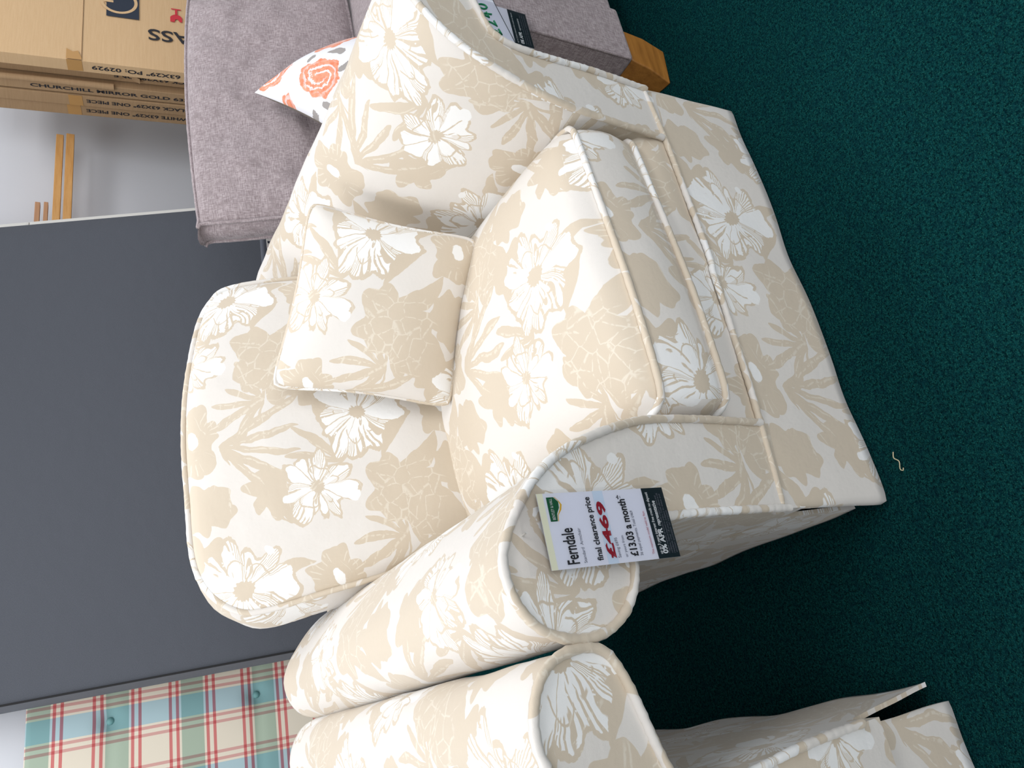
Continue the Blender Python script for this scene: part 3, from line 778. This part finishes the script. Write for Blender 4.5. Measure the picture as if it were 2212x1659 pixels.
g, gp, nf = leaning('grey_headboard', GREY, -.344, 1.312, 1.383, .38, .0, 1.72, .205, 'tall slate-grey upholstered board leaning behind the armchair', 'headboard', side=SIDE_GREY, puff=.004, edge=.010)
pb = MB(); L_ = math.sqrt(1+.38**2)
tube(pb, [(-.345, 1.383+.38*z+.004, z) for z in [k*1.72/40 for k in range(41)]], .003, False, 8, .05); pb.build('seam_piping', BLACK, g)
wb = MB(); wy = 1.383 + .215*L_
wbrd, wp, _ = leaning('white_headboard', WHITE_TRIM, .10, 1.497, wy+.012, .38, 0, 1.40, .030, 'off-white board edge showing along the grey board', 'headboard', edge=.003)
wp2 = MB(); 
wb2, _, _ = leaning('white_headboard', WHITE_TRIM, .10, 1.497, wy+.012, .38, 1.403, 1.72, .030, 'short off-white board end above the joint beside the grey board', 'headboard', edge=.003)

UVZ = math.sqrt(1+.04)
tl, tp_, tn = leaning('tartan_headboard', TARTAN, -1.75, -.25, 1.862, .2, 0, 1.325, .06, 'teal, cream and pink tartan headboard with deep buttons', 'headboard', puff=.008,
                      tufts=[(x, z) for z in (.668, 1.097, .24) for x in (-.42, -.80, -1.18, -1.56)], edge=.012, nx=150, nz=130,
                      uvo=(.362 + .10950*6.5 - .0, -(1.0975)*UVZ*0 + .0))
for z in (.668, 1.097, .24):
    for x in (-.42, -.80, -1.18, -1.56):
        cb = Vector((x, 1.862 + .2*z, z)) + tn*(-.019); mb = MB(); rows = []
        a_, b_ = Vector((1, 0, 0)), Vector((0, .2, 1)).normalized()
        for i in range(17):
            t = 2*math.pi*i/16; row = []
            for j in range(6):
                f = j/5; row.append(cb + (a_*math.cos(t) + b_*math.sin(t))*.0115*math.cos(f*math.pi/2*.999) + tn*(.010*math.sin(f*math.pi/2)))
            rows.append(row)
        mb.grid(rows, None, flip=False); mb.build('button', TEAL_BUTTON, tl, merge=True)

# divan corner with a flag label behind the armchair
dv = MB(); dv.box((.70, 1.345, .0), (.75, 0, 0), (0, .035, 0), (0, 0, .686)); dvo = thing('divan_base', (.95, 1.36, 0), 'low dark blue-grey divan corner between the armchair and the sofa', 'bed base')
dv.build('upholstered_box', SIDE_GREY, dvo, merge=True, bevel=.01)
mb = MB(); mb.box((.895, 1.341, .640), (.09, 0, 0), (0, .004, 0), (0, 0, .030)); fl = mb.build('sewn_label', WHITE_TRIM, dvo, smooth=False)
flat('navy_stripe', [(.925, 1.3405, .642), (.934, 1.3405, .642), (.938, 1.3405, .668), (.929, 1.3405, .668)], NAVY_INK, fl)
flat('red_stripe', [(.908, 1.3405, .642), (.913, 1.3405, .642), (.917, 1.3405, .668), (.912, 1.3405, .668)], RED_INK, fl)

# ---------------------------------------------------------------- battens between white board and wall
def batten(x0, x1, z0, z1, y0, y1, m, label, dz=0):
    k = 1.0415; x0, x1, z0, z1, y0, y1 = 1.20, CAM.x + (x1-CAM.x)*k, CAM.z + (z0-CAM.z)*k, CAM.z + (z1-CAM.z)*k, y0 + .12, y1 + .12
    mb = MB(); mb.box((x0, y0, z0), (x1-x0, 0, 0), (0, y1-y0, 0), (0, 0, z1-z0))
    o = mb.build('wooden_batten', m, None, smooth=False, merge=True, bevel=.002); tag(o, label, 'batten', 'wooden battens leaning by the wall'); return o
batten(.90, 1.900, 1.293, 1.320, 2.08, 2.115, PINE, 'long pale pine batten, upper of the long pair above the white board')
batten(.90, 1.912, 1.254, 1.284, 2.08, 2.115, PINE, 'long pale pine batten, lower of the long pair')
batten(.90, 1.541, 1.362, 1.380, 2.08, 2.11, PINK_WOOD, 'short batten stub, highest of the four battens')
batten(.90, 1.546, 1.335, 1.350, 2.08, 2.11, PINK_WOOD, 'short pinkish batten stub just above the long pair')

# ---------------------------------------------------------------- flat mirror cartons
BX = 1.993; LE = .125; TH = .063; LN = math.sqrt(1+LE*LE)
upv = Vector((0, LE, 1))/LN; nfv = Vector((0, -1, LE))/LN
labels = ['front mirror carton with the large printed face and red glass symbol', 'second mirror carton, set back behind the front one, torn flap showing',
          'middle mirror carton of the leaning stack, rolled cardboard edge', 'fourth mirror carton from the front, brown tape on its edge', 'rearmost mirror carton, nearest the wall']
texts = ['MIRROR GOLD 63X29" PO: 02929', 'MIRROR BLACK 63X29" ONE', 'CHURCHILL MIRROR GOLD 63X29" PO: 02929', 'CHURCHILL MIRROR BLACK 63X29" ONE PIECE', 'CHURCHILL MIRROR WHITE 63X29" ONE PIECE']
cart = []
for k in range(5):
    setb = (0, .035, .004, .0, .008)[k]; y0 = 1.59 + k*TH*LN
    o = thing('mirror_carton', (BX+.37, y0, 0), labels[k], 'cardboard box', 'mirror cartons leaning on the wall'); cart.append(o)
    mb = MB(); A0 = Vector((BX+setb, y0, .0)); 
    mb.box(A0 - nfv*.001, Vector((.74, 0, 0)), -nfv*(TH-.006), upv*1.62)
    mb.build('carton_body', CARD if k in (0,) else CARD2, o, smooth=False, merge=True, bevel=.003)
def ep(k, z, yoff):      # point on the narrow (left) face of carton k; yoff across the thickness
    return Vector((BX + (0, .035, .004, .0, .008)[k] - .0012, 1.59 + k*TH*LN, 0)) + upv*(z*LN) - nfv*yoff
yv = -nfv
# rotated lettering reads upwards, glyph tops to the back; the middle carton is the other way up
def etext(k, body, z_end, length, size, yoff, up=True):
    if up: text('side_lettering', body, size, ep(k, z_end-length, yoff), upv, yv, INK, cart[k], width=length, bold=.0006, lift=0)
    else: text('side_lettering', body, size, ep(k, z_end, yoff), -upv, -yv, INK, cart[k], width=length, bold=.0006, lift=0)
etext(0, texts[0], 1.205, .62, .026, .020)
etext(1, texts[1], 1.125, .48, .022, .022)
etext(2, texts[2], 1.415, .84, .022, .040, up=False)
etext(3, texts[3], 1.222, .72, .024, .018)
etext(4, texts[4], 1.222, .72, .024, .018)
mb = MB(); tube(mb, [ep(2, 1.58, .004) + Vector((.002, -.003, 0)), ep(2, 1.35, .003) + Vector((.001, -.005, 0)), ep(2, 1.115, .003) + Vector((-.002, -.006, 0))], .013, False, 10, .15); mb.build('rolled_edge', CARD2, cart[2])
mb = MB(); P_ = ep(1, 1.10, .018); mb.grid([[P_ + upv*a + yv*b_ + Vector((-.004 - .012*math.sin(a*60), 0, 0)) for b_ in (0, .012, .026)] for a in (-.075, -.05, -.03, 0)], None); mb.build('torn_flap', CARD2, cart[1])
# front face print (seen upside down: glyph tops to the left)
def fp_(x, z): return Vector((x, 1.59-.0012, 0)) + upv*(z*LN) + nfv*.0016
bk_ = fp_
o = cart[0]
text('face_lettering', 'GLASS', .088, fp_(2.212, .700), upv, (-1, 0, 0), INK, o, width=.300, bold=.0012, lift=0)
flat('logo_square', [fp_(2.255, 1.030), fp_(2.42, 1.030), fp_(2.42, 1.150), fp_(2.255, 1.150)], NAVY_INK, o, lift=.0)
mb = MB()
def arc(cx, cz, r1, r2, a0, a1, n=24):
    return [[fp_(cx + r1*math.cos(a0+(a1-a0)*i/n), cz + r1*math.sin(a0+(a1-a0)*i/n)) + nfv*.0006, fp_(cx + r2*math.cos(a0+(a1-a0)*i/n), cz + r2*math.sin(a0+(a1-a0)*i/n)) + nfv*.0006] for i in range(n+1)]
mb.grid(arc(2.345, 1.105, .058, .070, math.radians(100), math.radians(300)), None)
mb.grid([[fp_(2.335, 1.125)+nfv*.0006, fp_(2.347, 1.125)+nfv*.0006], [fp_(2.335, 1.160)+nfv*.0006, fp_(2.347, 1.160)+nfv*.0006]], None)
mb.build('logo_letter', CARD, o, smooth=False)
# red goblet: bowl at the left (its top), stem and base to the right, a bite out of the rim
mb = MB()
def pz(pts): mb.ngon([fp_(a, b_) for a, b_ in pts], [(0, 0)]*len(pts))
pz([(2.272, .912), (2.272, .896), (2.287, .892), (2.290, .884), (2.274, .874), (2.276, .866), (2.300, .866), (2.312, .874), (2.316, .884), (2.316, .896), (2.308, .906), (2.300, .912)])
pz([(2.314, .884), (2.345, .884), (2.345, .893), (2.314, .893)]); pz([(2.345, .870), (2.351, .870), (2.351, .908), (2.345, .908)])
mb.build('fragile_symbol', RED_INK, o, smooth=False)
mb = MB(); tube(mb, [fp_(BX+.006, 1.233) - nfv*.0018, fp_(2.73, 1.233) - nfv*.0018], .0014, False, 6); mb.build('fold_crease', CARD2, o)
mb = MB(); mb.ngon([fp_(BX+.001, 1.232), fp_(BX+.012, 1.232), fp_(BX+.048, 1.245), fp_(BX+.040, 1.262), fp_(BX+.055, 1.285), fp_(BX+.001, 1.285)], [(0, 0)]*6)
mb.grid([[ep(0, 1.232, -.001), ep(0, 1.285, -.001)], [ep(0, 1.232, .052), ep(0, 1.285, .055)]], None, flip=True); mb.build('tape_patch', TAPE, o, smooth=False)
for kk, zz in ((3, 1.23), (4, 1.235)):
    mb = MB(); mb.grid([[ep(kk, zz, 0), ep(kk, zz+.05, 0)], [ep(kk, zz, .055), ep(kk, zz+.05, .055)]], None, flip=True); mb.build('tape_patch', TAPE, cart[kk], smooth=False)

# ---------------------------------------------------------------- bits on the carpet
mb = MB(); tube(mb, catmull([(-.362, -.052, .003), (-.372, -.050, .005), (-.380, -.056, .004), (-.392, -.052, .003), (-.396, -.056, .003), (-.392, -.058, .003)], 20), .0009, False, 6)
tag(mb.build('loose_thread', THREAD), 'short beige thread lying on the dark green carpet', 'thread')
